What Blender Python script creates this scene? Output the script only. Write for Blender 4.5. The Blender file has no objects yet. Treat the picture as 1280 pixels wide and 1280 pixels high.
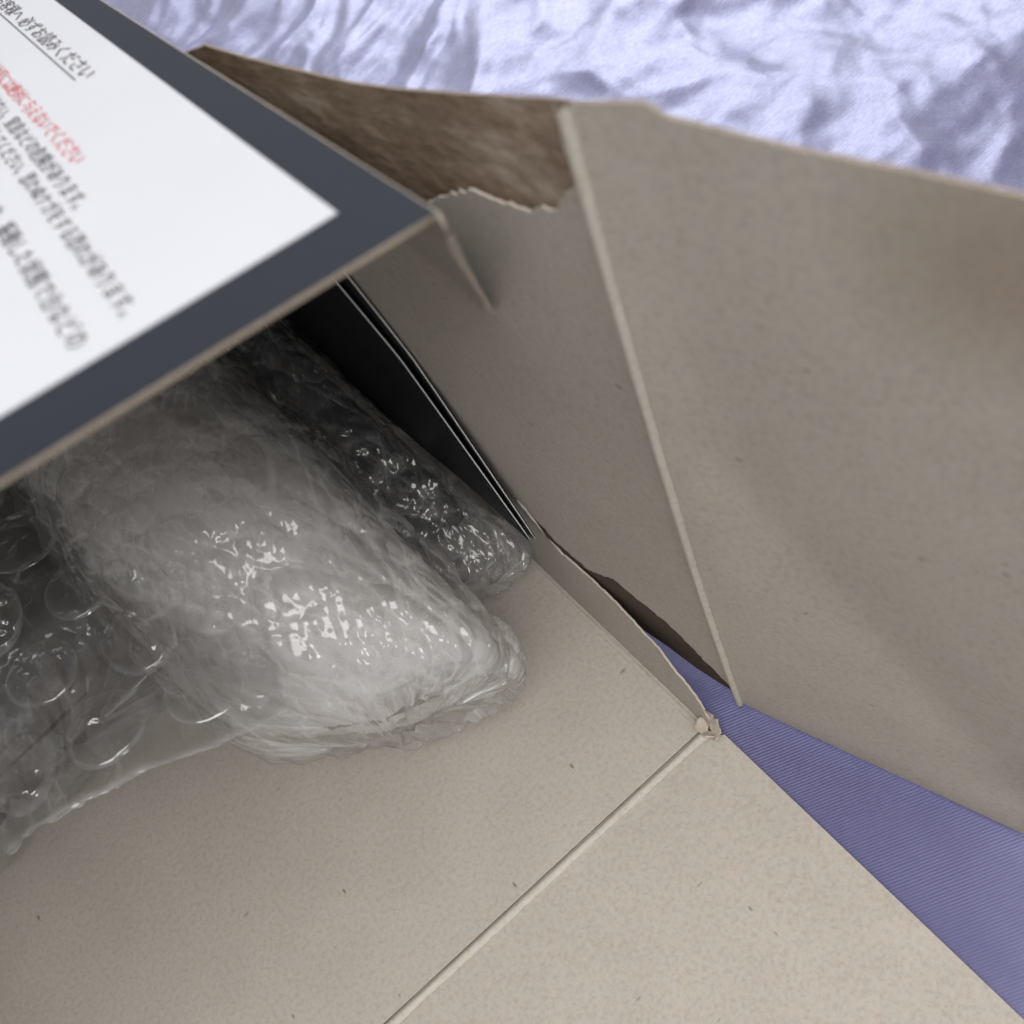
import bpy, bmesh, math, random
import numpy as np
from mathutils import Vector, Matrix
from mathutils.geometry import delaunay_2d_cdt

# ------------------------------------------------------------------ camera
SC = bpy.context.scene
COL = SC.collection
F_PX, RES = 1283.0, 1280.0
CAM_R = np.array([[0.7146, 0.6940, -0.0881],
                  [-0.6492, 0.6109, -0.4531],
                  [-0.2607, 0.3810, 0.8871]])
_u, _s, _v = np.linalg.svd(CAM_R)
CAM_R = _u @ _v
CAM_P = np.array([-0.0186, -0.0467, 0.2400])

cam_data = bpy.data.cameras.new('camera')
cam_data.sensor_width = 36.0
cam_data.lens = 36.0 * F_PX / RES
cam_data.clip_start, cam_data.clip_end = 0.005, 20.0
cam_data.dof.use_dof = True
cam_data.dof.focus_distance = 0.232
cam_data.dof.aperture_fstop = 24.0
cam = bpy.data.objects.new('camera', cam_data)
COL.objects.link(cam)
M = Matrix.Identity(4)
for i in range(3):
    for j in range(3):
        M[i][j] = CAM_R[i, j]
    M[i][3] = CAM_P[i]
cam.matrix_world = M
SC.camera = cam

# ------------------------------------------------------------------ world and lamps
world = bpy.data.worlds.new('World')
SC.world = world
world.use_nodes = True
bg = world.node_tree.nodes['Background']
bg.inputs['Color'].default_value = (0.97, 0.98, 1.0, 1)
bg.inputs['Strength'].default_value = 0.36

def area(name, loc, target, sx, sy, power, color):
    d = bpy.data.lights.new(name, 'AREA')
    d.shape = 'RECTANGLE'; d.size = sx; d.size_y = sy
    d.energy = power; d.color = color
    o = bpy.data.objects.new(name, d)
    COL.objects.link(o)
    o.location = loc
    o.rotation_euler = (Vector(target) - Vector(loc)).to_track_quat('-Z', 'Y').to_euler()
    return o

# a soft ceiling panel above the open front of the box, a window beyond the far side
area('ceiling_lamp', (-0.14, -0.24, 1.30), (-0.05, -0.1, 0), 1.1, 1.1, 20.0, (1.0, 0.98, 0.95))
area('glint_fill', (-0.10, -1.55, 0.95), (-0.05, 0.05, 0.03), 0.35, 0.35, 3.2, (1.0, 0.97, 0.93))  # added fill, low in front: glints and a brighter bundle end
area('window_light', (0.95, 1.10, 1.15), (0.12, 0.15, 0.0), 1.2, 0.9, 6.5, (0.92, 0.96, 1.0))

SC.view_settings.view_transform = 'Standard'
SC.view_settings.look = 'None'
SC.view_settings.exposure = 0.0
SC.view_settings.gamma = 1.0
SC.view_settings.use_curve_mapping = False
SC.render.engine = 'CYCLES'
SC.cycles.use_denoising = True
SC.cycles.use_adaptive_sampling = True
SC.cycles.adaptive_threshold = 0.035
SC.cycles.max_bounces = 6
SC.cycles.diffuse_bounces = 4
SC.cycles.glossy_bounces = 3
SC.cycles.transmission_bounces = 8
SC.cycles.transparent_max_bounces = 24
SC.cycles.caustics_reflective = False
SC.cycles.caustics_refractive = False
SC.cycles.sample_clamp_indirect = 6.0

# ------------------------------------------------------------------ helpers
rng = np.random.default_rng(7)
random.seed(7)

def ray(p):
    r = CAM_R @ np.array([p[0] - RES / 2, -(p[1] - RES / 2), -F_PX])
    return r / np.linalg.norm(r)

def at_z(p, z):
    r = ray(p)
    return CAM_P + r * ((z - CAM_P[2]) / r[2])

def at_plane(p, o, n):
    r = ray(p)
    return CAM_P + r * (((np.asarray(o) - CAM_P) @ n) / (r @ n))

def unit(v):
    v = np.asarray(v, float)
    return v / np.linalg.norm(v)

_perm = np.random.default_rng(11).permutation(256)
_perm = np.concatenate([_perm, _perm, _perm])
_grad = np.random.default_rng(12).normal(size=(256, 3))
_grad /= np.linalg.norm(_grad, axis=1, keepdims=True)

def perlin(P):
    """gradient noise for an (N,3) array, about -0.7..0.7"""
    P = np.asarray(P, float)
    i = np.floor(P).astype(int)
    f = P - i
    i &= 255
    w = f * f * f * (f * (f * 6 - 15) + 10)
    out = np.zeros(len(P))
    for dx in (0, 1):
        for dy in (0, 1):
            for dz in (0, 1):
                h = _perm[_perm[_perm[(i[:, 0] + dx) & 255] + ((i[:, 1] + dy) & 255)] + ((i[:, 2] + dz) & 255)]
                g = _grad[h]
                d = g[:, 0] * (f[:, 0] - dx) + g[:, 1] * (f[:, 1] - dy) + g[:, 2] * (f[:, 2] - dz)
                out += d * (w[:, 0] if dx else 1 - w[:, 0]) * (w[:, 1] if dy else 1 - w[:, 1]) * (w[:, 2] if dz else 1 - w[:, 2])
    return out

def fbm(P, oct=4, gain=0.5):
    P = np.asarray(P, float)
    o = np.zeros(len(P)); a = 1.0
    for k in range(oct):
        o += a * perlin(P * (2 ** k) + 17.3 * k)
        a *= gain
    return o

def ridge(P, oct=3, gain=0.55):
    P = np.asarray(P, float)
    o = np.zeros(len(P)); a = 1.0
    for k in range(oct):
        o += a * (1 - 2.2 * np.abs(perlin(P * (2 ** k) + 9.1 * k)))
        a *= gain
    return o

_jit = np.random.default_rng(5).random((256, 3))
def worley(P):
    """distance to the nearest and second nearest scattered point: flat facets with sharp creases"""
    P = np.asarray(P, float)
    b = np.floor(P - .5).astype(int)
    f1 = np.full(len(P), 9.0); f2 = np.full(len(P), 9.0)
    for dx in (0, 1):
        for dy in (0, 1):
            for dz in (0, 1):
                c = b + np.array([dx, dy, dz])
                q = c & 255
                h = _perm[_perm[_perm[q[:, 0]] + q[:, 1]] + q[:, 2]]
                d = np.linalg.norm(c + .15 + .7 * _jit[h] - P, axis=1)
                f2 = np.minimum(f2, np.maximum(d, f1)); f1 = np.minimum(f1, d)
    return f1, f2

def smooth(a, b, x):
    t = np.clip((x - a) / (b - a), 0, 1)
    return t * t * (3 - 2 * t)

def empty(name, loc=(0, 0, 0), label=None, cat=None, group=None):
    o = bpy.data.objects.new(name, None)
    COL.objects.link(o)
    o.location = loc
    o.empty_display_size = 0.01
    if label: o['label'] = label
    if cat: o['category'] = cat
    if group: o['group'] = group
    return o

def mesh_obj(name, verts, faces, mats, parent=None, idx=None, shade=True, label=None):
    me = bpy.data.meshes.new(name)
    if isinstance(verts, np.ndarray): verts = verts.tolist()
    if isinstance(faces, np.ndarray): faces = faces.tolist()
    if parent is not None:
        q = parent
        off = np.zeros(3)
        while q is not None:
            off += np.array(q.location); q = q.parent
        verts = (np.asarray(verts) - off).tolist()
    me.from_pydata(verts, [], faces)
    for m in (mats if isinstance(mats, (list, tuple)) else [mats]):
        me.materials.append(m)
    if idx is not None:
        me.polygons.foreach_set('material_index', np.asarray(idx, dtype=np.int32))
    if shade:
        me.polygons.foreach_set('use_smooth', [True] * len(me.polygons))
    me.update()
    o = bpy.data.objects.new(name, me)
    COL.objects.link(o)
    if parent is not None: o.parent = parent
    if label: o['label'] = label
    return o

def resample(poly, step, jag=0.0, seed=0, closed=True):
    """walk a 2-D outline at a given step; poly entries (x, y[, jag multiplier of the segment that starts here])"""
    r = np.random.default_rng(seed)
    out = []
    n = len(poly)
    for k in range(n if closed else n - 1):
        a = poly[k]; b = poly[(k + 1) % n]
        A = np.array(a[:2]); B = np.array(b[:2])
        L = np.linalg.norm(B - A)
        m = max(1, int(L / step))
        nrm = np.array([-(B - A)[1], (B - A)[0]]) / max(L, 1e-9)
        j = jag * (a[2] if len(a) > 2 else 0.0)
        w = 0.0
        for q in range(m):
            t = q / m
            w = 0.6 * w + r.normal() * j if j else 0.0
            out.append(A + (B - A) * t + (nrm * w if q else 0))
    if not closed: out.append(np.array(poly[-1][:2]))
    return out

def sheet(name, outline, fmap, thick, mats, parent, grid=0.004, up=None, label=None, fpar=None):
    """a panel cut to an outline (2-D), carried into space by fmap((N,2)) -> (N,3); material 0 face, 1 back, 2 edge"""
    pts = [np.asarray(p, float) for p in outline]
    arr = np.array(pts)
    lo, hi = arr.min(0), arr.max(0)
    nb = len(pts)
    inner = []
    gx = np.arange(lo[0] + grid / 2, hi[0], grid); gy = np.arange(lo[1] + grid / 2, hi[1], grid)
    for i, x in enumerate(gx):
        for y in gy:
            inner.append((x + (rng.random() - .5) * grid * .2, y + (rng.random() - .5) * grid * .2))
    allp = [Vector((p[0], p[1])) for p in pts] + [Vector(p) for p in inner]
    vo, eo, fo, ov, oe, of = delaunay_2d_cdt(allp, [], [list(range(nb))], 1, 1e-9)
    used = sorted({i for f in fo for i in f})
    remap = {u: k for k, u in enumerate(used)}
    P2 = np.array([[vo[u].x, vo[u].y] for u in used])
    F = [[remap[i] for i in f] for f in fo]
    P = fmap(P2)
    # normals
    N = np.zeros_like(P)
    for f in F:
        a, b, c = P[f[0]], P[f[1]], P[f[2]]
        n = np.cross(b - a, c - a)
        for i in f: N[i] += n
    N /= np.maximum(np.linalg.norm(N, axis=1, keepdims=True), 1e-15)
    flip = (up is not None) and ((N.mean(0) @ np.asarray(up)) < 0)
    if flip:
        N = -N; F = [f[::-1] for f in F]
    n = len(P)
    V = np.vstack([P, P - N * thick, P, P - N * thick])      # own vertices for the cut edge, so it stays crisp
    faces = list(F); idx = [0] * len(F)
    faces += [[i + n for i in f[::-1]] for f in F]; idx += [1] * len(F)
    edges = {}
    for f in F:
        for k in range(len(f)):
            e = (f[k], f[(k + 1) % len(f)])
            edges[e] = edges.get(e, 0) + 1
    for (a, b) in list(edges):
        if (b, a) not in edges:
            faces.append([b + 2 * n, a + 2 * n, a + 3 * n, b + 3 * n]); idx.append(2)
    o = mesh_obj(name, V, faces, mats, parent, idx, True, label)
    return o

def bead(name, path, normals, width, height, mat, parent, wob=0.0, seed=0, lift=0.0, seg=8):
    """half-round raised score line along a path"""
    path = np.asarray(path, float)
    n = len(path)
    r = np.random.default_rng(seed)
    T = np.gradient(path, axis=0)
    T /= np.linalg.norm(T, axis=1, keepdims=True)
    N = np.asarray(normals, float)
    if N.ndim == 1: N = np.repeat(N[None], n, 0)
    Bn = np.cross(T, N); Bn /= np.linalg.norm(Bn, axis=1, keepdims=True)
    V = []; Fc = []
    wv = np.convolve(r.normal(size=n + 8), np.ones(9) / 9, 'valid')[:n] * wob
    for k in range(n):
        for q in range(seg + 1):
            a = math.pi * q / seg
            w = width * (1 + 0.25 * wv[k] / max(wob, 1e-9) * (wob > 0))
            V.append(path[k] + Bn[k] * (math.cos(a) * w / 2 + wv[k]) + N[k] * (math.sin(a) * height + lift - 0.0002))
    for k in range(n - 1):
        for q in range(seg):
            a = k * (seg + 1) + q
            Fc.append([a, a + 1, a + seg + 2, a + seg + 1])
    return mesh_obj(name, np.array(V), Fc, mat, parent)

# ------------------------------------------------------------------ materials
def new_mat(name):
    m = bpy.data.materials.new(name)
    m.use_nodes = True
    nt = m.node_tree
    for n in list(nt.nodes): nt.nodes.remove(n)
    out = nt.nodes.new('ShaderNodeOutputMaterial')
    return m, nt, out

def N_(nt, t, **kw):
    n = nt.nodes.new(t)
    for k, v in kw.items():
        if k in n.inputs: n.inputs[k].default_value = v
        else: setattr(n, k, v)
    return n

def ramp(nt, src, stops):
    r = nt.nodes.new('ShaderNodeValToRGB')
    el = r.color_ramp.elements
    while len(el) < len(stops): el.new(0.5)
    for e, (p, c) in zip(el, stops):
        e.position = p
        e.color = c if len(c) == 4 else (*c, 1)
    nt.links.new(src, r.inputs[0])
    return r

def mixc(nt, fac, a, b, mode='MIX'):
    m = nt.nodes.new('ShaderNodeMix'); m.data_type = 'RGBA'; m.blend_type = mode
    for s, v in ((m.inputs[0], fac), (m.inputs[6], a), (m.inputs[7], b)):
        if hasattr(v, 'links'): nt.links.new(v, s)
        elif isinstance(v, (int, float)): s.default_value = v
        else: s.default_value = (*v, 1) if len(v) == 3 else v
    return m.outputs[2]

def board_mat(name, base, speck=1.0, rough=0.85, mott=1.0, painted_shade=None):
    m, nt, out = new_mat(name)
    b = N_(nt, 'ShaderNodeBsdfPrincipled', Roughness=rough)
    b.inputs['Specular IOR Level'].default_value = 0.25
    tc = N_(nt, 'ShaderNodeTexCoord')
    co = tc.outputs['Object']
    base = np.array(base)
    n1 = N_(nt, 'ShaderNodeTexNoise', Scale=55.0, Detail=1.0); nt.links.new(co, n1.inputs['Vector'])
    n2 = N_(nt, 'ShaderNodeTexNoise', Scale=900.0, Detail=2.0, Roughness=0.75); nt.links.new(co, n2.inputs['Vector'])
    n3 = N_(nt, 'ShaderNodeTexNoise', Scale=420.0, Detail=1.0); nt.links.new(co, n3.inputs['Vector'])
    c1 = ramp(nt, n1.outputs[0], [(0.3, base * (1 - .03 * mott)), (0.7, base * (1 + .03 * mott))])
    c2 = ramp(nt, n2.outputs[0], [(0.28, np.array((.76, .75, .74)) ** mott), (0.5, (1, 1, 1)), (0.75, (1.16, 1.14, 1.12))])
    c3 = ramp(nt, n3.outputs[0], [(0.3, (1.015, .985, .965)), (0.7, (.99, 1.005, 1.02))])
    col = mixc(nt, 0.55, c1.outputs[0], c2.outputs[0], 'MULTIPLY')
    col = mixc(nt, 1.0, col, c3.outputs[0], 'MULTIPLY')
    if speck:
        # sparse dark fibres and flecks
        for sc, th, stretch, dark in ((420.0, 0.07, (1, .45, 1), .35), (300.0, 0.05, (.35, 1, 1), .5)):
            mp = N_(nt, 'ShaderNodeMapping'); mp.inputs['Scale'].default_value = stretch
            mp.inputs['Rotation'].default_value = (0.3, 0.2, sc)
            nt.links.new(co, mp.inputs[0])
            vo = N_(nt, 'ShaderNodeTexVoronoi', Scale=sc); nt.links.new(mp.outputs[0], vo.inputs['Vector'])
            sep = N_(nt, 'ShaderNodeSeparateColor'); nt.links.new(vo.outputs['Color'], sep.inputs[0])
            pick = N_(nt, 'ShaderNodeMath', operation='GREATER_THAN'); pick.inputs[1].default_value = 0.968
            nt.links.new(sep.outputs[0], pick.inputs[0])
            d = ramp(nt, vo.outputs['Distance'], [(th, (1, 1, 1)), (th * 2.6, (0, 0, 0))])
            mu = N_(nt, 'ShaderNodeMath', operation='MULTIPLY')
            nt.links.new(pick.outputs[0], mu.inputs[0]); nt.links.new(d.outputs[0], mu.inputs[1])
            mu2 = N_(nt, 'ShaderNodeMath', operation='MULTIPLY'); mu2.inputs[1].default_value = speck * .8
            nt.links.new(mu.outputs[0], mu2.inputs[0])
            col = mixc(nt, mu2.outputs[0], col, tuple(base * dark * np.array((1, .85, .7))))
    if painted_shade is not None:
        (sx, sy, sz), rad, scol, amt = painted_shade
        vm = N_(nt, 'ShaderNodeVectorMath', operation='DISTANCE'); vm.inputs[1].default_value = (sx, sy, sz)
        nt.links.new(co, vm.inputs[0])
        dv = N_(nt, 'ShaderNodeMath', operation='DIVIDE'); dv.inputs[1].default_value = rad
        nt.links.new(vm.outputs['Value'], dv.inputs[0])
        st = ramp(nt, dv.outputs[0], [(0.25, (amt, amt, amt)), (1.0, (0, 0, 0))])
        col = mixc(nt, st.outputs[0], col, scol)
    nt.links.new(col, b.inputs['Base Color'])
    bp = N_(nt, 'ShaderNodeBump', Strength=0.15, Distance=0.0002)
    nt.links.new(n2.outputs[0], bp.inputs['Height']); nt.links.new(bp.outputs[0], b.inputs['Normal'])
    nt.links.new(b.outputs[0], out.inputs[0])
    return m

def plain_mat(name, col, rough=0.6, spec=0.4, noise=0.05, scale=300.0, bump=0.0):
    m, nt, out = new_mat(name)
    b = N_(nt, 'ShaderNodeBsdfPrincipled', Roughness=rough)
    b.inputs['Specular IOR Level'].default_value = spec
    tc = N_(nt, 'ShaderNodeTexCoord')
    n = N_(nt, 'ShaderNodeTexNoise', Scale=scale, Detail=3.0); nt.links.new(tc.outputs['Object'], n.inputs['Vector'])
    col = np.array(col)
    r = ramp(nt, n.outputs[0], [(0.3, col * (1 - noise)), (0.7, col * (1 + noise))])
    nt.links.new(r.outputs[0], b.inputs['Base Color'])
    if bump:
        bp = N_(nt, 'ShaderNodeBump', Strength=bump, Distance=0.0003)
        nt.links.new(n.outputs[0], bp.inputs['Height']); nt.links.new(bp.outputs[0], b.inputs['Normal'])
    nt.links.new(b.outputs[0], out.inputs[0])
    return m

GREY = (0.412, 0.378, 0.336)
M_BOARD = board_mat('grey_board', GREY)
M_BEAD = board_mat('score_line_board', (0.50, 0.468, 0.415), speck=0.2)
M_EDGE = board_mat('cut_board_edge', (0.30, 0.25, 0.20), speck=0.4)
M_TORN = board_mat('torn_paper_fibre', (0.50, 0.445, 0.385), speck=0.0)
M_NAVY = plain_mat('navy_print', (0.021, 0.024, 0.034), 0.45, 0.25, 0.06, 900.0)
M_WHITE = plain_mat('white_label_paper', (0.60, 0.606, 0.645), 0.5, 0.25, 0.01, 60.0)
M_INK = plain_mat('black_ink', (0.05, 0.05, 0.055), 0.6, 0.3)
M_RED = plain_mat('red_ink', (0.62, 0.10, 0.09), 0.6, 0.3)
M_BLACK = plain_mat('black_cover', (0.006, 0.007, 0.009), 0.45, 0.2, 0.05, 200.0)
M_PAGE = plain_mat('page_edge', (0.78, 0.78, 0.77), 0.7, 0.3)
M_ITEM = plain_mat('pale_wrapped_item', (0.86, 0.82, 0.80), 0.6, 0.3, 0.14, 40.0)
M_DARK = plain_mat('dark_wrapped_item', (0.02, 0.022, 0.025), 0.5, 0.4)
M_DUSK = plain_mat('grey_wrapped_item', (0.10, 0.098, 0.098), 0.5, 0.4)

def core_mat():
    """brown middle ply laid bare where the grey paper was torn off"""
    m, nt, out = new_mat('brown_torn_ply')
    b = N_(nt, 'ShaderNodeBsdfPrincipled', Roughness=0.95)
    b.inputs['Specular IOR Level'].default_value = 0.1
    tc = N_(nt, 'ShaderNodeTexCoord'); co = tc.outputs['Object']
    mp = N_(nt, 'ShaderNodeMapping'); mp.inputs['Scale'].default_value = (1, .5, 1); nt.links.new(co, mp.inputs[0])
    n1 = N_(nt, 'ShaderNodeTexNoise', Scale=46.0, Detail=5.0, Roughness=0.7); nt.links.new(mp.outputs[0], n1.inputs['Vector'])
    n2 = N_(nt, 'ShaderNodeTexNoise', Scale=520.0, Detail=4.0, Roughness=0.75); nt.links.new(mp.outputs[0], n2.inputs['Vector'])
    c1 = ramp(nt, n1.outputs[0], [(0.30, (.16, .105, .068)), (0.50, (.285, .213, .155)), (0.66, (.50, .42, .345))])
    c2 = ramp(nt, n2.outputs[0], [(0.3, (.55, .52, .5)), (0.6, (1.05, 1.05, 1.05))])
    nt.links.new(mixc(nt, .8, c1.outputs[0], c2.outputs[0], 'MULTIPLY'), b.inputs['Base Color'])
    bp = N_(nt, 'ShaderNodeBump', Strength=0.6, Distance=0.0006)
    nt.links.new(n2.outputs[0], bp.inputs['Height']); nt.links.new(bp.outputs[0], b.inputs['Normal'])
    nt.links.new(b.outputs[0], out.inputs[0])
    return m
M_CORE = core_mat()

def satin_mat():
    m, nt, out = new_mat('lavender_satin')
    b = N_(nt, 'ShaderNodeBsdfPrincipled', Roughness=0.6)
    b.inputs['Specular IOR Level'].default_value = 0.2
    g = N_(nt, 'ShaderNodeBsdfGlossy', Roughness=0.34)
    g.inputs[0].default_value = (.765, .765, 1.0, 1)
    tc = N_(nt, 'ShaderNodeTexCoord'); co = tc.outputs['Object']
    mp = N_(nt, 'ShaderNodeMapping'); mp.inputs['Rotation'].default_value = (0, 0, math.radians(23))
    nt.links.new(co, mp.inputs[0])
    wv = N_(nt, 'ShaderNodeTexWave', wave_type='BANDS', bands_direction='Y', Scale=480.0, Distortion=1.0)
    wv.inputs['Detail'].default_value = 1.0; wv.inputs['Detail Scale'].default_value = 0.3
    nt.links.new(mp.outputs[0], wv.inputs['Vector'])
    mp2 = N_(nt, 'ShaderNodeMapping'); mp2.inputs['Rotation'].default_value = (0, 0, math.radians(23)); mp2.inputs['Scale'].default_value = (.4, 1, 1)
    nt.links.new(co, mp2.inputs[0])
    fl = N_(nt, 'ShaderNodeTexNoise', Scale=1500.0, Detail=1.0); nt.links.new(mp2.outputs[0], fl.inputs['Vector'])
    c = ramp(nt, wv.outputs[0], [(0.1, (.054, .050, .140)), (0.9, (.070, .065, .175))])
    nt.links.new(c.outputs[0], b.inputs['Base Color'])
    h = N_(nt, 'ShaderNodeMath', operation='ADD')
    nt.links.new(wv.outputs[0], h.inputs[0]); nt.links.new(fl.outputs[0], h.inputs[1])
    bp = N_(nt, 'ShaderNodeBump', Strength=0.2, Distance=0.0001)
    nt.links.new(h.outputs[0], bp.inputs['Height']); nt.links.new(bp.outputs[0], b.inputs['Normal']); nt.links.new(bp.outputs[0], g.inputs['Normal'])
    fr = ramp(nt, fl.outputs[0], [(0.3, (.27, .27, .27)), (0.75, (.35, .35, .35))])
    wr = ramp(nt, wv.outputs[0], [(0.0, (.8, .8, .8)), (1.0, (1, 1, 1))])
    mx = N_(nt, 'ShaderNodeMixShader')
    lw = N_(nt, 'ShaderNodeLayerWeight')       # satin floats shine most at a slant
    fa = N_(nt, 'ShaderNodeMath', operation='MULTIPLY_ADD'); fa.inputs[1].default_value = 6.2; fa.inputs[2].default_value = 0.05
    nt.links.new(lw.outputs['Facing'], fa.inputs[0])
    gf = N_(nt, 'ShaderNodeMath', operation='MULTIPLY'); gf.use_clamp = True
    nt.links.new(mixc(nt, 1.0, fr.outputs[0], wr.outputs[0], 'MULTIPLY'), gf.inputs[0]); nt.links.new(fa.outputs[0], gf.inputs[1])
    nt.links.new(gf.outputs[0], mx.inputs[0]); nt.links.new(b.outputs[0], mx.inputs[1]); nt.links.new(g.outputs[0], mx.inputs[2])
    nt.links.new(mx.outputs[0], out.inputs[0])
    return m
M_SATIN = satin_mat()

def film_mat(name, haze, gloss=0.07, tint=(.93, .93, .94), spec=1.0):
    """thin clear polythene: mostly see-through, mirror-like glints, milky where it is creased"""
    m, nt, out = new_mat(name)
    at = N_(nt, 'ShaderNodeAttribute', attribute_name='milk')
    tr = N_(nt, 'ShaderNodeBsdfTransparent'); tr.inputs[0].default_value = (.985, .985, .985, 1)
    df = N_(nt, 'ShaderNodeBsdfDiffuse'); df.inputs[0].default_value = (*tint, 1)
    mu = N_(nt, 'ShaderNodeMath', operation='MULTIPLY'); mu.inputs[1].default_value = haze; mu.use_clamp = True
    nt.links.new(at.outputs['Fac'], mu.inputs[0])
    tl = N_(nt, 'ShaderNodeBsdfTranslucent'); tl.inputs[0].default_value = (*tint, 1)
    mk = N_(nt, 'ShaderNodeMixShader'); mk.inputs[0].default_value = 0.5
    nt.links.new(df.outputs[0], mk.inputs[1]); nt.links.new(tl.outputs[0], mk.inputs[2])
    m1 = N_(nt, 'ShaderNodeMixShader')
    nt.links.new(mu.outputs[0], m1.inputs[0]); nt.links.new(tr.outputs[0], m1.inputs[1]); nt.links.new(mk.outputs[0], m1.inputs[2])
    gl = N_(nt, 'ShaderNodeBsdfGlossy', Roughness=gloss)
    lw = N_(nt, 'ShaderNodeLayerWeight')
    pw = N_(nt, 'ShaderNodeMath', operation='POWER'); pw.inputs[1].default_value = 3.5
    nt.links.new(lw.outputs['Facing'], pw.inputs[0])
    ma = N_(nt, 'ShaderNodeMath', operation='MULTIPLY_ADD'); ma.inputs[1].default_value = 0.55 * spec; ma.inputs[2].default_value = 0.075 * spec
    ma.use_clamp = True
    nt.links.new(pw.outputs[0], ma.inputs[0])
    m2 = N_(nt, 'ShaderNodeMixShader')
    nt.links.new(ma.outputs[0], m2.inputs[0]); nt.links.new(m1.outputs[0], m2.inputs[1]); nt.links.new(gl.outputs[0], m2.inputs[2])
    nt.links.new(m2.outputs[0], out.inputs[0])
    return m

def set_milk(o, val):
    a = o.data.attributes.new('milk', 'FLOAT', 'POINT')
    a.data.foreach_set('value', np.asarray(val, np.float32))
M_FILM = film_mat('milky_bubble_film', 0.85, gloss=.25, tint=(.98, .97, .965), spec=.6)
M_FILM_OUT = film_mat('outer_bubble_film', 0.19, gloss=.10, tint=(.98, .97, .965), spec=1.0)
M_FILM_REAR = film_mat('clear_bubble_film', 0.13, gloss=0.08)
M_FILM_CLEAR = film_mat('clear_sheet_film', 0.028, gloss=0.08, spec=.6)
M_BUBBLE = film_mat('clear_bubble_dome', 0.09, gloss=0.06, spec=1.6)

# ------------------------------------------------------------------ cloth (the surface everything lies on)
def build_cloth():
    xs = np.concatenate([np.linspace(-.60, -.05, 60, endpoint=False), np.arange(-.05, .36, .0013), np.linspace(.361, .8, 50)])
    ys = np.concatenate([np.linspace(-.60, -.06, 60, endpoint=False), np.arange(-.06, .50, .0016), np.linspace(.501, .9, 50)])
    X, Y = np.meshgrid(xs, ys, indexing='ij')
    x, y = X.ravel(), Y.ravel()
    mask = smooth(.045, .10, x + 0.25 * np.clip(y - .1, 0, .2)) + smooth(.27, .33, y) * (x < .05)
    mask = np.clip(mask, 0, 1)
    # drawn folds run along one direction, crumples elsewhere
    a = math.radians(19)
    u = x * math.cos(a) + y * math.sin(a); v = -x * math.sin(a) + y * math.cos(a)
    warp = 0.012 * fbm(np.c_[x * 18, y * 18, x * 0 + 3.1], 3)
    folds = ridge(np.c_[(u + warp) * 10, (v + warp * 1.3) * 36, x * 0 + .7], 3, .45)
    crump = ridge(np.c_[(x + warp) * 15, (y - warp) * 15, x * 0 + 5.2], 4, .42)
    big = fbm(np.c_[x * 8, y * 8, x * 0 + 8.8], 3)
    left = smooth(.13, .22, y - 0.1 * x)
    h = left * (0.0030 * folds + .0009 * crump) + (1 - left) * (0.0036 * crump + .0008 * folds) + 0.007 * big
    fine = fbm(np.c_[x * 110, y * 110, x * 0], 3)
    z = -0.0025 + mask * (h + 0.006 + .0002 * fine)
    # gentle unevenness in the flat strip in front
    z += (1 - mask) * 0.0006 * fbm(np.c_[x * 45, y * 45, x * 0 + 2], 2) * smooth(0.0, 0.01, x)
    n, m = X.shape
    idx = np.arange(n * m).reshape(n, m)
    F = np.stack([idx[:-1, :-1].ravel(), idx[1:, :-1].ravel(), idx[1:, 1:].ravel(), idx[:-1, 1:].ravel()], 1)
    o = mesh_obj('satin_cloth', np.c_[x, y, z], F, M_SATIN)
    o['kind'] = 'structure'
    o['label'] = 'wrinkled shiny lavender satin cloth lying under the opened box'
    return o
build_cloth()

# ------------------------------------------------------------------ the box
box = empty('cardboard_box', (0, 0, 0), 'torn open grey cardboard box with navy printed lid lying on lavender satin', 'box')
BW, BL = 0.205, 0.25          # inner width, depth
TH = 0.0011

KX = 0.048        # the front fold is not quite square to the side
def flat(z):
    return lambda P: np.c_[P, np.full(len(P), z)]

# floor panel and front flap
o = sheet('floor_panel', resample([(-BW, 0.0014 + KX * BW), (0, 0.0014), (0, BL), (-BW, BL)], .01), flat(0.0), TH, [M_BOARD, M_NAVY, M_EDGE], box, .01, (0, 0, 1))
floor_panel = o
sheet('score_groove', resample([(-BW + .002, -.003 + KX * BW), (-.001, -.003), (-.001, .003), (-BW + .002, .003 + KX * BW)], .01), flat(-.0009), .0004, [M_BOARD, M_NAVY, M_EDGE], box, .01, (0, 0, 1))
def flapmap(P):
    d = -P[:, 1]
    z = -0.0004 - 0.0002 * np.sin(P[:, 0] * 40) + 0.000 * d
    return np.c_[P, z]
sheet('front_flap', resample([(-BW + .004, -0.0006 + KX * BW), (-.0012, -0.0006), (0.0015, -0.0030), (0.0016, -.150), (-BW + .004, -.150)], .006), flapmap, TH, [M_BOARD, M_NAVY, M_EDGE], box, .01, (0, 0, 1))
pp = np.array([[-BW, KX * BW, 0]]) + np.linspace(0, 1, 160)[:, None] * np.array([[BW - .0012, -KX * BW, 0]])
bead('score_line', pp, (0, 0, 1), .0021, .0009, M_BEAD, box, .00006, 1)

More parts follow.
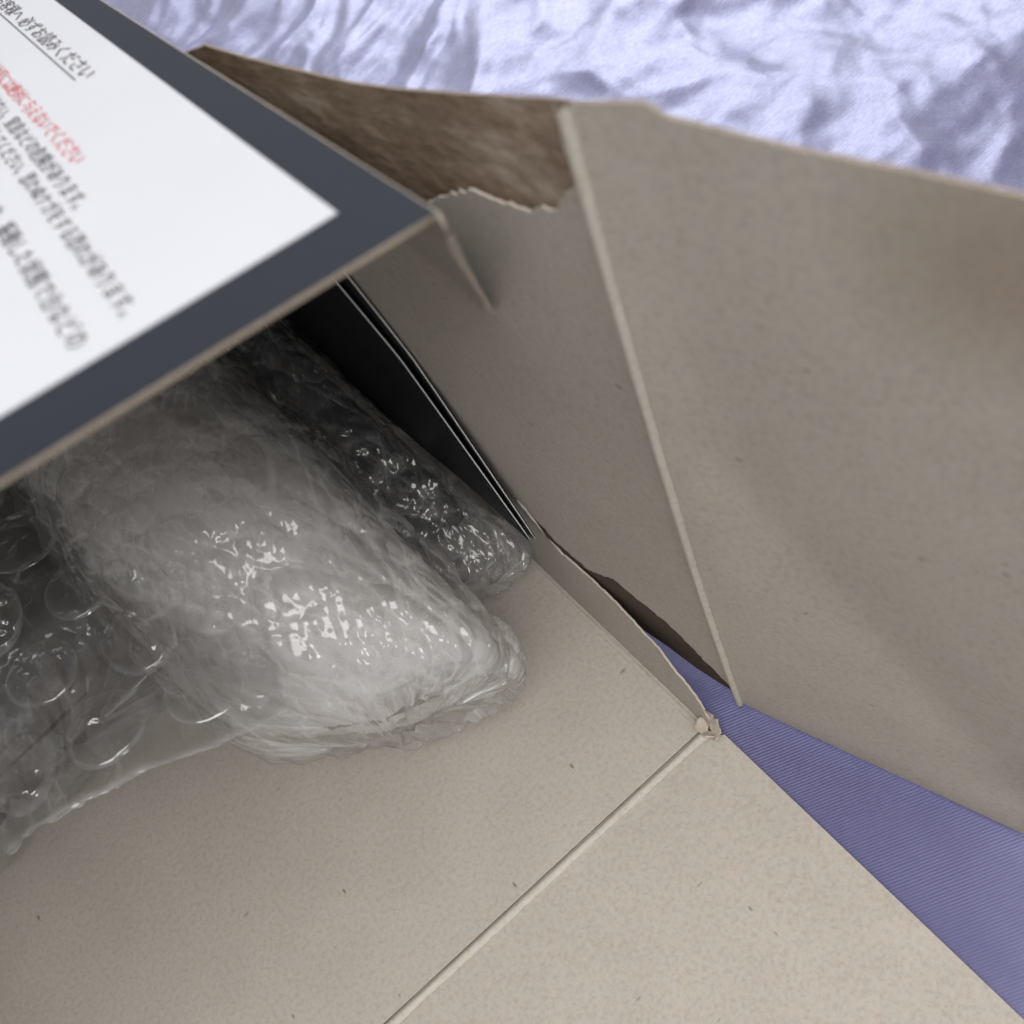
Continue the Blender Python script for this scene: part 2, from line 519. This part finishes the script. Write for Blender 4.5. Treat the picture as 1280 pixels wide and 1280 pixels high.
# narrow strip of the side wall that stayed on the floor panel, torn along the top
tear_px = [((640, 618), .034), ((650, 631), .032), ((700, 691), .0262), ((760, 745), .0222), ((800, 787), .0195), ((822, 810), .0180),
           ((845, 842), .0150), ((862, 862), .0120), ((877, 884), .0080), ((886, 902), .0035)]
tear3 = np.array([at_z(p, z) for p, z in tear_px])
ty = np.array([q[1] for q in tear3]); tz = tear3[:, 2]; txx = tear3[:, 0]
lean = np.polyfit(tz, txx, 2)
def strip_map(P):
    z = P[:, 1]
    k = np.interp(P[:, 0], ty[::-1], (txx / np.maximum(tz, 1e-4))[::-1])
    return np.c_[np.clip(k * z, -.004, .006), P[:, 0], z]
strip_out = [(t, z, 1.0) for t, z in zip(ty[::-1], tz[::-1])]
poly = [(ty[-1], 0.0002)] + [(BL, .0002), (BL, .034)] + [(q[0], q[1], 1.0) for q in zip(ty, tz)]
sheet('wall_strip', resample(poly, .0007, .00022, 5), strip_map, .0005, [M_BOARD, M_NAVY, M_TORN], box, .004, (-1, 0, 0))
pp = np.array([[-.0013, .003, .0]]) + np.linspace(0, 1, 200)[:, None] * np.array([[0, BL - .004, 0]])
bead('score_line', pp, unit((-.1, 0, 1)), .0016, .00045, M_BOARD, box, .00012, 3)

# side wall C, pushed outwards and torn off the floor; its front crease carries flap D
PB = np.array([0.009, -0.0007, 0.0])
PT = at_z((705, 135), .165)
def wallx(y, z):
    base = .009 * np.clip(1 - y / .06, 0, 1.2) ** 1.5
    top = .0035 + (PT[0] - .0035) * np.exp(-(np.maximum(y - PT[1], 0) / .052) ** 2)
    return base + (top - base) * np.clip(z, 0, 1) / .165
def on_wall(p):
    r = ray(p)
    t = np.linspace(.02, .6, 6000)
    q = CAM_P + t[:, None] * r
    d = q[:, 0] - wallx(q[:, 1], q[:, 2])
    k = np.where((d[:-1] < 0) & (d[1:] >= 0))[0]
    q = q[k[0]] if len(k) else q[np.argmin(np.abs(d))]
    return q
def wall_map_off(off):
    def f(P):
        x = wallx(P[:, 0], P[:, 1])
        return np.c_[x + off, P[:, 0], P[:, 1]]
    return f
def W2(px, j=0.0):
    q = on_wall(px)
    return (q[1], q[2], j)
crease_g = np.linspace(0, 1, 60)
crease = np.array([[wallx(PB[1] + (PT[1] - PB[1]) * g, .165 * g), PB[1] + (PT[1] - PB[1]) * g, .165 * g] for g in crease_g])
crease[:, 2] += 0.0004

tear_hi = [W2(p, 1.0) for p in ((648, 626), (690, 672), (735, 712), (772, 728), (800, 752), (835, 780), (870, 815), (900, 845), (918, 866))]
patch_edge = [W2(p, 1.0) for p in ((696, 152), (706, 170), (704, 186), (716, 205), (720, 228), (708, 252), (692, 264), (662, 266), (630, 256), (600, 243), (562, 241), (540, 252), (500, 268), (430, 250), (330, 215))]
inner_poly = tear_hi + [(crease[2, 1] + .0004, crease[2, 2])] + [(c[1] + .0003, c[2]) for c in crease[6::6]]
inner_poly = inner_poly[:-1] + [(crease[-1, 1] + .0003, crease[-1, 2] - .0005)]
inner_poly += [W2((702, 138), .5)] + patch_edge
yb, zb = patch_edge[-1][0], patch_edge[-1][1]
inner_poly += [(.16, .115), (.24, .085), (.24, .030), (tear_hi[0][0] + .03, tear_hi[0][1] - .004)]
sheet('side_wall', resample(inner_poly, .0009, .00030, 9), wall_map_off(0.0), .0004, [M_BOARD, M_CORE, M_TORN], box, .005, (-1, 0, 0))
# the brown ply behind it: shows in the torn patch above and below the tear
tear_lo = [W2(p, .5) for p in ((645, 622), (700, 700), (760, 755), (800, 788), (830, 808), (870, 838), (914, 866))]
C_top = [on_wall(p) for p in ((705, 133), (640, 129), (569, 124), (498, 118), (428, 108), (353, 90), (297, 76), (250, 61))]
outer_poly = tear_lo + [(c[1] + .0012, c[2]) for c in crease[6::6]] + [(c[1], c[2], .3) for c in C_top] + [(.13, .125), (.24, .09), (.24, .03), (.09, .03)]
ply = sheet('brown_ply', resample(outer_poly, .0016, .00008, 13), wall_map_off(.00080), .0003, [M_CORE, M_NAVY, M_EDGE], box, .005, (-1, 0, 0), label='rough brown inner ply bared where grey paper tore off')

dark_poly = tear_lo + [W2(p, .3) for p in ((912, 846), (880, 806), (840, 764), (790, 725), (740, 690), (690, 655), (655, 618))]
M_DARK_STRIP = board_mat('dark_brown_strip', (0.085, 0.062, 0.046), speck=0.0)  # extra dark brown strip set between the plies along the tear
sheet('slit_strip', resample(dark_poly, .0012, .00010, 17), wall_map_off(.00050), .0002, [M_DARK_STRIP, M_DARK_STRIP, M_DARK_STRIP], box, .004, (-1, 0, 0), label='dark brown strip showing in the slit')

nrmC = np.array([unit((-1, -.25, .15))] * len(crease))
bead('score_line', crease + np.array([-.0002, 0, 0]), nrmC, .0017, .0009, M_BEAD, box, .00005, 4)

# flap D, hinged on that crease, its lower edge on the cloth
DE = at_z((1280, 1045), 0.0)
dirD = unit(DE - PB)
LD = np.linalg.norm(DE - PB)
upC = PT - PB
nD = unit(np.cross(dirD, upC))
if nD[0] > 0: nD = -nD
def D2(px):
    q = at_plane(px, PB, nD) - PB
    A = np.c_[dirD, upC]
    s, *_ = np.linalg.lstsq(A, q, rcond=None)
    return s            # (metres along, fraction up)
b0, b1 = D2((850, 540)), D2((1250, 975))
bn = unit(np.array([-(b1 - b0)[1] * .165, (b1 - b0)[0]]))
def flapD_map(P):
    e, g = P[:, 0], P[:, 1] / .165
    c = np.stack([np.interp(g, crease_g, crease[:, k]) for k in range(3)], 1)
    ext = np.where(g > 1, g - 1, 0)[:, None] * upC
    q = c + ext + e[:, None] * dirD
    d = (e - b0[0]) * bn[0] + (P[:, 1] - b0[1] * .165) * bn[1]
    d = d if (bn[1] > 0) else -d
    amt = smooth(0, .012, e) * smooth(0, .02, P[:, 1])
    return q - nD * (amt * .0022 * np.exp(-(np.abs(d) / .020) ** 1.4))[:, None]  # shallow valley shaped in to give the diagonal light band
top_px = [(712, 134), (800, 135), (812, 140), (830, 153), (900, 170), (1000, 194), (1140, 221), (1280, 251)]
tops = [D2(p) for p in top_px]
Dpoly = [(0.0004, 0.0008), (LD * .25, .0004), (LD + .001, .0006)]
e_end = tops[-1][0] + (tops[-1][0] - tops[-2][0]) * .4
g_end = tops[-1][1] + (tops[-1][1] - tops[-2][1]) * .4
Dpoly += [(max(e_end, LD + .004), g_end * .165)] + [(t[0], t[1] * .165) for t in tops[::-1]] + [(0.0004, .1645), (0.0004, .08)]
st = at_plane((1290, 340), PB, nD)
M_BOARD_D = board_mat('grey_board_flap', GREY, painted_shade=(tuple(st), .020, (.20, .135, .09), .5))  # brown contact shadow of a finger, painted into the flap's colour
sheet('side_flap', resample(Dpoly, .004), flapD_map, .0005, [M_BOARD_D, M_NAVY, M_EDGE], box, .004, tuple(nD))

# back and left walls (behind the contents)
sheet('back_wall', resample([(-BW, .0), (.004, .0), (.004, .10), (-BW, .10)], .02), lambda P: np.c_[P[:, 0], np.full(len(P), BL + .001), P[:, 1]], TH, [M_BOARD, M_NAVY, M_EDGE], box, .02, (0, -1, 0))
sheet('left_wall', resample([(.0, .0), (BL, .0), (BL, .14), (.0, .19)], .02), lambda P: np.c_[np.full(len(P), -BW - .001), P[:, 0], P[:, 1]], TH, [M_BOARD, M_NAVY, M_EDGE], box, .02, (1, 0, 0))

sheet('side_flap', resample([(.0, .001), (.0, .17), (.06, .15), (.063, .001)], .02), lambda P: np.c_[-BW - .001 - .35 * P[:, 0], -P[:, 0], P[:, 1]], .0006, [M_BOARD, M_NAVY, M_EDGE], box, .02, (1, 0, 0))

# top panel T
T0 = at_z((545, 265), .17)
TS = unit((.0262, .9634, -.2669))
TF = unit((-.98, .0774, .1834)); TF = unit(TF - TS * (TF @ TS))
TN = unit(np.cross(TS, TF)); TN = TN if TN[2] > 0 else -TN
def T3(P, lift=0.0):
    P = np.atleast_2d(P)
    return T0 + P[:, :1] * TF + P[:, 1:2] * TS + TN * lift
top = sheet('top_panel', resample([(0, 0), (.195, 0), (.195, .245), (0, .245)], .004), lambda P: T3(P), .0006, [M_NAVY, M_BOARD, M_EDGE], box, .005, tuple(TN), label='navy printed lid panel with white warning label')
lab = resample([(.0060, .0090), (.185, .0084), (.185, .235), (.0042, .235)], .004)
sheet('white_label', lab, lambda P: T3(P, .00022), .00018, [M_WHITE, M_WHITE, M_WHITE], top, .005, tuple(TN), label='white label with small Japanese warning text')

def text_line(body, a_mid, b_end, pitch, size_a, mat, name='text_line'):
    """reads towards the front edge (falling b); its last glyph centre sits at b_end"""
    cu = bpy.data.curves.new(name, 'FONT')
    cu.body = body
    cu.size = 1.0
    cu.align_x = 'LEFT'
    cu.resolution_u = 3
    tmp = bpy.data.objects.new(name, cu)
    COL.objects.link(tmp)
    dg = bpy.context.evaluated_depsgraph_get()
    me = bpy.data.meshes.new_from_object(tmp.evaluated_get(dg))
    bpy.data.objects.remove(tmp)
    n = len(me.vertices)
    co = np.empty(n * 3); me.vertices.foreach_get('co', co); co = co.reshape(-1, 3)
    w = co[:, 0].max(); 
    adv = 1.0
    # full-width glyphs: scale the run to the wanted pitch
    L = pitch * len(body)
    sx = L / (w - co[:, 0].min())
    hy = co[:, 1].max() - co[:, 1].min()
    cy = (co[:, 1].max() + co[:, 1].min()) / 2
    sy = size_a / hy
    b = b_end - pitch * .5 + (w - co[:, 0]) * sx
    a = a_mid - (co[:, 1] - cy) * sy
    V = T3(np.c_[a, b], .00030)
    F = [list(p.vertices) for p in me.polygons]
    bpy.data.meshes.remove(me)
    return mesh_obj(name, V, F, mat, top, shade=False)
text_line('お客様へ 必ずお読みください', .0114, .0825, .0046, .0030, M_INK)
text_line('乳幼児には絶対に与えないでください', .0208, .0548, .0033, .0026, M_RED)
text_line('与えないでください。窒息などの危険があります。', .0241, .0425, .00305, .0025, M_INK)
text_line('保管してください。思わぬケガをする恐れがあります。', .0270, .0145, .00284, .0024, M_INK)
text_line('や、振動した状態で台などの', .0324, .0140, .00315, .0026, M_INK)
ub = np.linspace(.0815, .20, 40)
ua = .01352
V = np.vstack([T3(np.c_[np.full(40, ua - .00012), ub], .0003), T3(np.c_[np.full(40, ua + .00012), ub], .0003)])
mesh_obj('underline', V, [[k, k + 1, k + 41, k + 40] for k in range(39)], M_INK, top, shade=False)

# torn side tab hanging from the corner of the top panel
P1 = on_wall((621, 384)) + np.array([-.0010, 0, 0])
c3 = T0 - TN * .0005
downv = P1 - c3
def tab_map(P):
    return c3 + P[:, :1] * TS + P[:, 1:2] * downv
nt_ = unit(np.cross(TS, downv)); nt_ = nt_ if nt_[0] < 0 else -nt_
tab = sheet('torn_tab', [np.array(p) for p in [(0, .0), (.0003, .12), (-.0003, .25), (.0004, .4), (.0001, .55), (.0006, .7), (.0003, .85), (.0, 1.0), (.004, .98), (.010, .90), (.03, .78), (.08, .66), (.16, .5), (.2, .0)]], tab_map, .0004, [M_BOARD, M_NAVY, M_TORN], box, .004, tuple(nt_))
# its ragged white front edge
k = np.linspace(0.12, 1, 60)
pth = c3 + k[:, None] * downv + np.array([-.0003, -.0001, 0])
pth += rng.normal(size=(60, 3)) * .00008
bead('torn_edge', pth, unit((-.6, -.5, .3)), .00105, .0005, M_TORN, tab, .00022, 8)

# crumpled torn scrap at the floor corner
def scrap():
    c = at_z((888, 912), .0)
    # three curled shreds of paper, each a small thick ragged tongue
    for k, (ox, oy, rot, ln, wd, curl) in enumerate(((-.0004, .0004, 2.0, .0036, .0030, 1.0), (.0000, .0000, -.5, .0034, .0032, 1.2), (-.0002, -.0002, 3.9, .0030, .0026, 1.5), (.0002, .0010, .7, .0032, .0024, .9), (-.0004, -.0006, 5.0, .0026, .0026, .6))):
        def f(P, ox=ox, oy=oy, rot=rot, curl=curl, k=k):
            t = P[:, 0] / .004
            z = .0006 + .0030 * np.sin(np.clip(t, 0, 1.2) * 1.5) + .0006 * fbm(np.c_[P * 700, P[:, :1] * 0 + k], 2)
            r = P[:, 0] * (1 - .35 * curl * t)
            x = r * math.cos(rot) - P[:, 1] * math.sin(rot); y = r * math.sin(rot) + P[:, 1] * math.cos(rot)
            return np.c_[c[0] + ox + x, c[1] + oy + y, z]
        pl = [(0, -wd / 2, 1), (ln * .7, -wd * .55, 1), (ln, -wd * .2, 1), (ln * .85, .0, 1), (ln * 1.05, wd * .3, 1), (ln * .6, wd * .5, 1), (0, wd / 2, 1)]
        sheet('torn_scrap', resample(pl, .0003, .00013, 40 + k), f, .00035, [M_TORN, M_CORE, M_TORN], box, .0006, (0, 0, 1))
scrap()

# ------------------------------------------------------------------ booklets standing along the side wall
def booklet(px_lo, px_hi, z_lo, z_hi, label, bend, gap):
    a, b = at_z(px_lo, z_lo), at_z(px_hi, z_hi)
    root = empty('booklet', (a[0], a[1] + .08, a[2]), label, 'booklet', 'black booklets along the side wall')
    # extend the front edge upward beyond the lid edge
    def face(off, name, mat, th, dy=0.0):
        def f(P):
            t = P[:, 1]
            base = a + t[:, None] * (b - a) + np.c_[bend * np.sin(np.clip(t, 0, 1.1) * math.pi), np.zeros(len(t)), np.zeros(len(t))]
            q = base + np.c_[0 * t, P[:, 0] + dy, -0.18 * P[:, 0]]
            q[:, 0] = np.minimum(q[:, 0], wallx(q[:, 1], q[:, 2]) - gap) + off      # lies against the side wall
            return q
        poly = [(0, 0), (.15, 0), (.15, 1.0), (.0, 1.0)]
        pts = []
        for k in range(4):
            A = np.array(poly[k]); B = np.array(poly[(k + 1) % 4])
            for q in range(20): pts.append(A + (B - A) * q / 20)
        def g(P): return f(np.c_[P[:, 0], P[:, 1] / .15])
        pts = [np.array((p[0], p[1] * .15)) for p in pts]
        return sheet(name, pts, g, th, [mat, mat, mat], root, .008, (-1, 0, 0))
    face(0.0, 'front_cover', M_BLACK, .00022)
    face(0.00030, 'pages', M_PAGE, .00014, -.0005)
    face(0.00054, 'back_cover', M_BLACK, .00022)
    return root
booklet((660, 675), (413, 332), .036, .106, 'black booklet nearer the bubble wrap, white page edge showing', .0, .0022)
booklet((666, 673), (430, 327), .034, .108, 'black booklet pressed against the grey side wall', .0, .0010)

# ------------------------------------------------------------------ bubble wrap
def bubbles(u, v, pitch, rad, seed):
    """height 0..1 of the bubble field at sheet coordinates; each bubble puffed or burst at random"""
    ry = pitch * .866
    best = np.full(len(u), 9.0); key = np.zeros(len(u))
    j0 = np.floor(v / ry).astype(int)
    for dj in (0, 1):
        j = j0 + dj
        ofs = (j % 2) * .5 * pitch
        i = np.round((u - ofs) / pitch)
        d = np.hypot(u - (i * pitch + ofs), v - j * ry)
        m = d < best
        best[m] = d[m]; key[m] = (i * 127.1 + j * 311.7 + seed * 74.7)[m]
    hsh = np.abs(np.sin(key) * 43758.5453) % 1.0
    k = np.clip(1 - (best / rad) ** 2, 0, 1) ** .45
    return k * (0.25 + .75 * hsh)

def wrap_shell(name, ns, nt, cx, cz, wa, wb, yb, yf, shear, cap, off, pitch, rad, dome, crump, mat, parent, seed, s_end=1.0, sq=2.0, rot=0.0, pinch=.15, blunt=4.0, streak=1.0):
    """a roll of wrap lying along y: cx, cz, wa, wb functions of s (0 back .. 1 front)"""
    s = np.linspace(0, s_end, ns); th = np.linspace(0, 2 * math.pi, nt, endpoint=False)
    S_, T_ = np.meshgrid(s, th, indexing='ij')
    S_, T_ = S_.ravel(), T_.ravel()
    def base(S_, T_, off):
        t = np.clip((S_ - (1 - cap)) / cap, 0, 1)
        fw = (1 - t ** 11) ** .5 * .55 + .45
        fh = (1 - t ** blunt) ** .5 * .97 + .03
        c, sn = np.cos(T_), np.sin(T_)
        e = 2.0 / sq
        c = np.sign(c) * np.abs(c) ** e; sn = np.sign(sn) * np.abs(sn) ** e
        x0 = (wa(S_) + off) * fw * c; z0 = (wb(S_) + off) * fh * sn
        x = cx(S_) + x0; z = cz(S_) + z0
        y = yb + (yf - yb) * S_ - shear * np.where(x0 > 0, .48 * x0, x0) * smooth(.45, 1, S_) - off * t
        return np.c_[x, y, z]
    P = base(S_, T_, off)
    e = 1e-3
    du = base(np.clip(S_ + e, 0, 1), T_, off) - base(np.clip(S_ - e, 0, 1), T_, off)
    dv = base(S_, T_ + e, off) - base(S_, T_ - e, off)
    Nn = np.cross(du, dv); Nn /= np.maximum(np.linalg.norm(Nn, axis=1, keepdims=True), 1e-12)
    ctr = np.c_[cx(S_), P[:, 1], cz(S_)]
    sg = np.sign(np.einsum('ij,ij->i', Nn, P - ctr)); sg[sg == 0] = 1
    Nn *= sg[:, None]
    L = abs(yf - yb); R = 0.5 * (wa(np.array([.7]))[0] + wb(np.array([.7]))[0])
    u = T_ * R + seed * .0037; v = S_ * L + .25 * u * rot
    bh = bubbles(u, v, pitch, rad, seed) * dome
    Q = P + seed * 3.7
    w = 0.004 * np.c_[perlin(Q * 60), perlin(Q * 60 + 5), perlin(Q * 60 + 9)]
    a1, a2 = worley((Q + w) * np.array([58, 40, 58]))
    wu = .5 * (w[:, 0] + w[:, 2])
    b1, b2 = worley(np.c_[(u + wu + .3 * v) * 170, (v + w[:, 1]) * 70, wu * 300 + seed])
    c1, c2 = worley(np.c_[(u - .6 * v + wu) * 380, (v + .3 * u + w[:, 1]) * 130, wu * 500 + seed + 7])
    lf = fbm(Q * 34, 3)
    d = bh + crump * (2.8 * (.6 - a1) + 2.0 * (.6 - b1) + .95 * (.6 - c1) + 1.2 * lf)
    crs = np.exp(-(a2 - a1) / .05) * .9 + np.exp(-(b2 - b1) / .07) * (perlin(Q * 60) > -.05) * .8 + np.exp(-(c2 - c1) / .1) * (perlin(Q * 80 + 2) > .1) * .6
    P = P + Nn * d[:, None]
    idx = np.arange(ns * nt).reshape(ns, nt)
    nx = np.roll(idx, -1, axis=1)
    F = np.stack([idx[:-1].ravel(), idx[1:].ravel(), nx[1:].ravel(), nx[:-1].ravel()], 1)
    P[:, 2] = np.maximum(P[:, 2], .0006 + .0004 * off / .002)
    o = mesh_obj(name, P, F, mat, parent)
    set_milk(o, np.clip(.62 + .9 * fbm(Q * 45 + 4, 3), .2, 1.4) + 2.0 * crs)
    return o

def const(v): return lambda s: np.full(np.shape(s), v, float)
def lin(a, b): return lambda s: a + (b - a) * np.asarray(s, float)

def solid_roll(name, cx, cz, wa, wb, yb, yf, mat, parent, shear=0.0, cap=.2, sq=2.2):
    return wrap_shell(name, 40, 48, cx, cz, wa, wb, yb, yf, shear, cap, 0.0, .02, .001, 0.0, .0003, mat, parent, 3, sq=sq)

# main bundle: a pale item rolled in several layers, front end folded over
main = empty('bubble_wrap_bundle', (-.05, .15, .0), 'large pale item rolled in milky bubble wrap in front of the lid', 'bubble wrap', 'bubble-wrapped contents')
mcx, mcz = lin(-.047, -.0500), (lambda s: .042 + .006 * np.asarray(s) - .019 * smooth(.72, 1., np.asarray(s)))
mwa, mwb = lin(.030, .0305), lin(.034, .031)
MY0, MY1, MSH = .235, .0412, .80
solid_roll('wrapped_item', mcx, mcz, lin(.023, .022), lin(.024, .021), MY0, MY1 + .014, M_ITEM, main, MSH, .12)
wrap_shell('wrap_layer', 320, 320, mcx, mcz, mwa, mwb, MY0, MY1 + .006, MSH, .18, -.0045, .0105, .0046, .0007, .00030, M_FILM, main, 1)
wrap_shell('wrap_layer', 480, 460, mcx, mcz, mwa, mwb, MY0, MY1 + .003, MSH, .17, -.0015, .0105, .0046, .0008, .00028, M_FILM, main, 2, rot=.3)
wrap_shell('wrap_layer', 520, 520, mcx, mcz, mwa, mwb, MY0, MY1, MSH, .16, .0012, .0105, .0046, .0010, .0010, M_FILM_OUT, main, 5, rot=-.4)

# rear bundle: a dark item in clear wrap, along the booklets
rear = empty('bubble_wrap_bundle', (-.024, .12, 0), 'flatter black item in clear crinkled bubble wrap beside the black booklets', 'bubble wrap', 'bubble-wrapped contents')
rcx, rcz = lin(-.026, -.0172), lin(.036, .0120)
rwa, rwb = lin(.023, .0168), lin(.035, .0110)
solid_roll('wrapped_item', rcx, rcz, lin(.018, .014), lin(.017, .0095), .235, .080, M_DARK, rear, .5, .1, 3.0)
wrap_shell('wrap_layer', 380, 260, rcx, rcz, rwa, rwb, .235, .063, .6, .16, -.0022, .0095, .0042, .0010, .0009, M_FILM_REAR, rear, 3, sq=2.6)
wrap_shell('wrap_layer', 380, 260, rcx, rcz, rwa, rwb, .235, .060, .6, .16, 0.0, .0095, .0042, .0011, .0013, M_FILM_REAR, rear, 4, sq=2.6)

# left sheet: a loose corner of clear wrap with large round bubbles over a dark item
left = empty('bubble_wrap_sheet', (-.11, .13, 0), 'loose clear sheet corner with large round bubbles left of the milky roll', 'bubble wrap', 'bubble-wrapped contents')
LZ = .066
E0, E1 = at_z((38, 1072), LZ - .008), at_z((300, 928), LZ - .006)
Lu = unit(np.array([E1[0] - E0[0], E1[1] - E0[1], 0])); Lv = np.array([-Lu[1], Lu[0], 0])
LW = np.linalg.norm((E1 - E0)[:2])
def left_h(u, v):
    z = LZ - .007 * np.exp(-v / .014) *  - .010 * smooth(.03, .14, v) + .004 * np.sin(u * 70 + v * 30)
    Q = np.c_[u * 60, v * 60, u * 0 + 2.2]
    return z + .0016 * fbm(Q, 3) + .0011 * ridge(np.c_[u * 55, v * 90, u * 0 + 6], 2) * smooth(.03, .06, v)

def left_fine(u, v):
    w = .003 * fbm(np.c_[u * 90, v * 90, u * 0 + 1], 2)
    f1, f2 = worley(np.c_[(u + w) * 85, (v - w) * 85, u * 0 + 3.3])
    g1, g2 = worley(np.c_[(u - w) * 240, (v + w) * 240, u * 0 + 1.3])
    h1, h2 = worley(np.c_[(u - w) * 520, (v + w) * 520, u * 0 + 5.3])
    return .0030 * (.5 - f1) + .0013 * (.5 - g1) + .0006 * (.5 - h1)
def left_map(P):
    u, v = P[:, 0], P[:, 1]
    return np.c_[E0[0] + u * Lu[0] + v * Lv[0], E0[1] + u * Lu[1] + v * Lv[1], left_h(u, v) + left_fine(u, v)]
lp = [(0, 0, 1.0), (LW + .012, 0, 1), (LW + .02, .13), (-.055, .13), (-.05, .04), (-.018, .016, 1.0)]
wf = sheet('wrap_film', resample(lp, .0006, .00016, 21), left_map, .00006, [M_FILM_CLEAR] * 3, left, .0010, (0, 0, 1))
bf = sheet('backing_film', resample(lp, .0008, .00016, 22), lambda P: left_map(P) - np.array([0, 0, .0009]) + np.c_[P[:, 0] * 0, P[:, 0] * 0, .0009 * fbm(np.c_[P * 140, P[:, :1] * 0], 2)], .00006, [M_FILM_CLEAR] * 3, left, .002, (0, 0, 1))
for o in (wf, bf):
    nv = len(o.data.vertices); cc = np.empty(nv * 3); o.data.vertices.foreach_get('co', cc)
    cc = cc.reshape(-1, 3); vv = (cc + np.array(left.location) - E0) @ Lv; uu = (cc + np.array(left.location) - E0) @ Lu
    set_milk(o, np.clip(.8 + 1.5 * fbm(cc * 70, 3), .2, 2) + 10 * np.exp(-np.maximum(vv, 0) / .0004) + 1.5 * np.exp(-np.abs(left_fine(uu, vv) + .0004) / .00012))
def bubble_mesh(seed):
    n, m = 20, 56
    V = []; F = []
    rr = np.linspace(1, 0, n)
    for i, r_ in enumerate(rr):
        th = np.linspace(0, 2 * math.pi, m, endpoint=False)
        rim = 1 + .03 * np.sin(th * 2 + seed) + .02 * np.sin(th * 3 + seed * 2)
        x, y = r_ * rim * np.cos(th), r_ * rim * np.sin(th)
        h = .36 * (1 - r_ ** 2.6) ** .6
        q = np.c_[x * 1.6, y * 1.6, x * 0 + seed * 5.3]
        dent = ridge(q * .9, 2, .55) * (1 - r_ ** 4)
        z = h * (1 + .4 * fbm(q + 3, 2)) - .15 * np.maximum(dent, 0) + .05 * ridge(q * 2.2 + 8, 2) * (1 - r_ ** 6)
        for k in range(m): V.append((x[k], y[k], z[k]))
    for i in range(n - 1):
        for k in range(m):
            F.append([i * m + k, i * m + (k + 1) % m, (i + 1) * m + (k + 1) % m, (i + 1) * m + k])
    me = bpy.data.meshes.new('bubble')
    me.from_pydata(V, [], F); me.materials.append(M_BUBBLE)
    me.polygons.foreach_set('use_smooth', [True] * len(me.polygons)); me.update()
    a = me.attributes.new('milk', 'FLOAT', 'POINT')
    a.data.foreach_set('value', np.repeat(.5 + 2.5 * rr ** 8, m).astype(np.float32))
    return me
bms = [bubble_mesh(k) for k in range(5)]
BP = .0192; cnt = 0
off_l = np.array(left.location)
for j in range(-1, 7):
    for i in range(-4, 5):
        u = i * BP + (j % 2) * BP / 2 + .0085; v = j * BP * .88 + .0125
        if v < .003 or v > .115 or u < -.045 or u > LW + .014 or (v < .02 and u < -.012): continue
        P = left_map(np.array([[u, v]]))[0]
        gx = (left_h(np.array([u + .004]), np.array([v]))[0] - left_h(np.array([u - .004]), np.array([v]))[0]) / .008
        gy = (left_h(np.array([u]), np.array([v + .004]))[0] - left_h(np.array([u]), np.array([v - .004]))[0]) / .008
        nn = Vector(unit(Lu * -gx + Lv * -gy + np.array([0, 0, 1])))
        b = bpy.data.objects.new('bubble', bms[cnt % 5]); COL.objects.link(b); b.parent = left
        b.location = Vector(P - off_l) - nn * .0002
        b.rotation_euler = (nn.to_track_quat('Z', 'Y') @ Matrix.Rotation(cnt * 2.4, 3, 'Z').to_quaternion()).to_euler()
        sc = .0080 * (1 + .06 * math.sin(cnt * 3.3))
        b.scale = (sc, sc, sc * (.75 + .35 * math.sin(cnt * 1.7)))
        cnt += 1
solid_roll('wrapped_item', const(-.122), const(.027), const(.046), const(.026), .235, .108, M_DUSK, left, 0, .1, 3.5)
wrap_shell('wrap_layer', 300, 420, const(-.122), const(.029), const(.048), const(.028), .235, .100, 0, .12, 0.0, .0175, .0078, .0030, .0008, M_FILM_REAR, left, 6, sq=3.0)
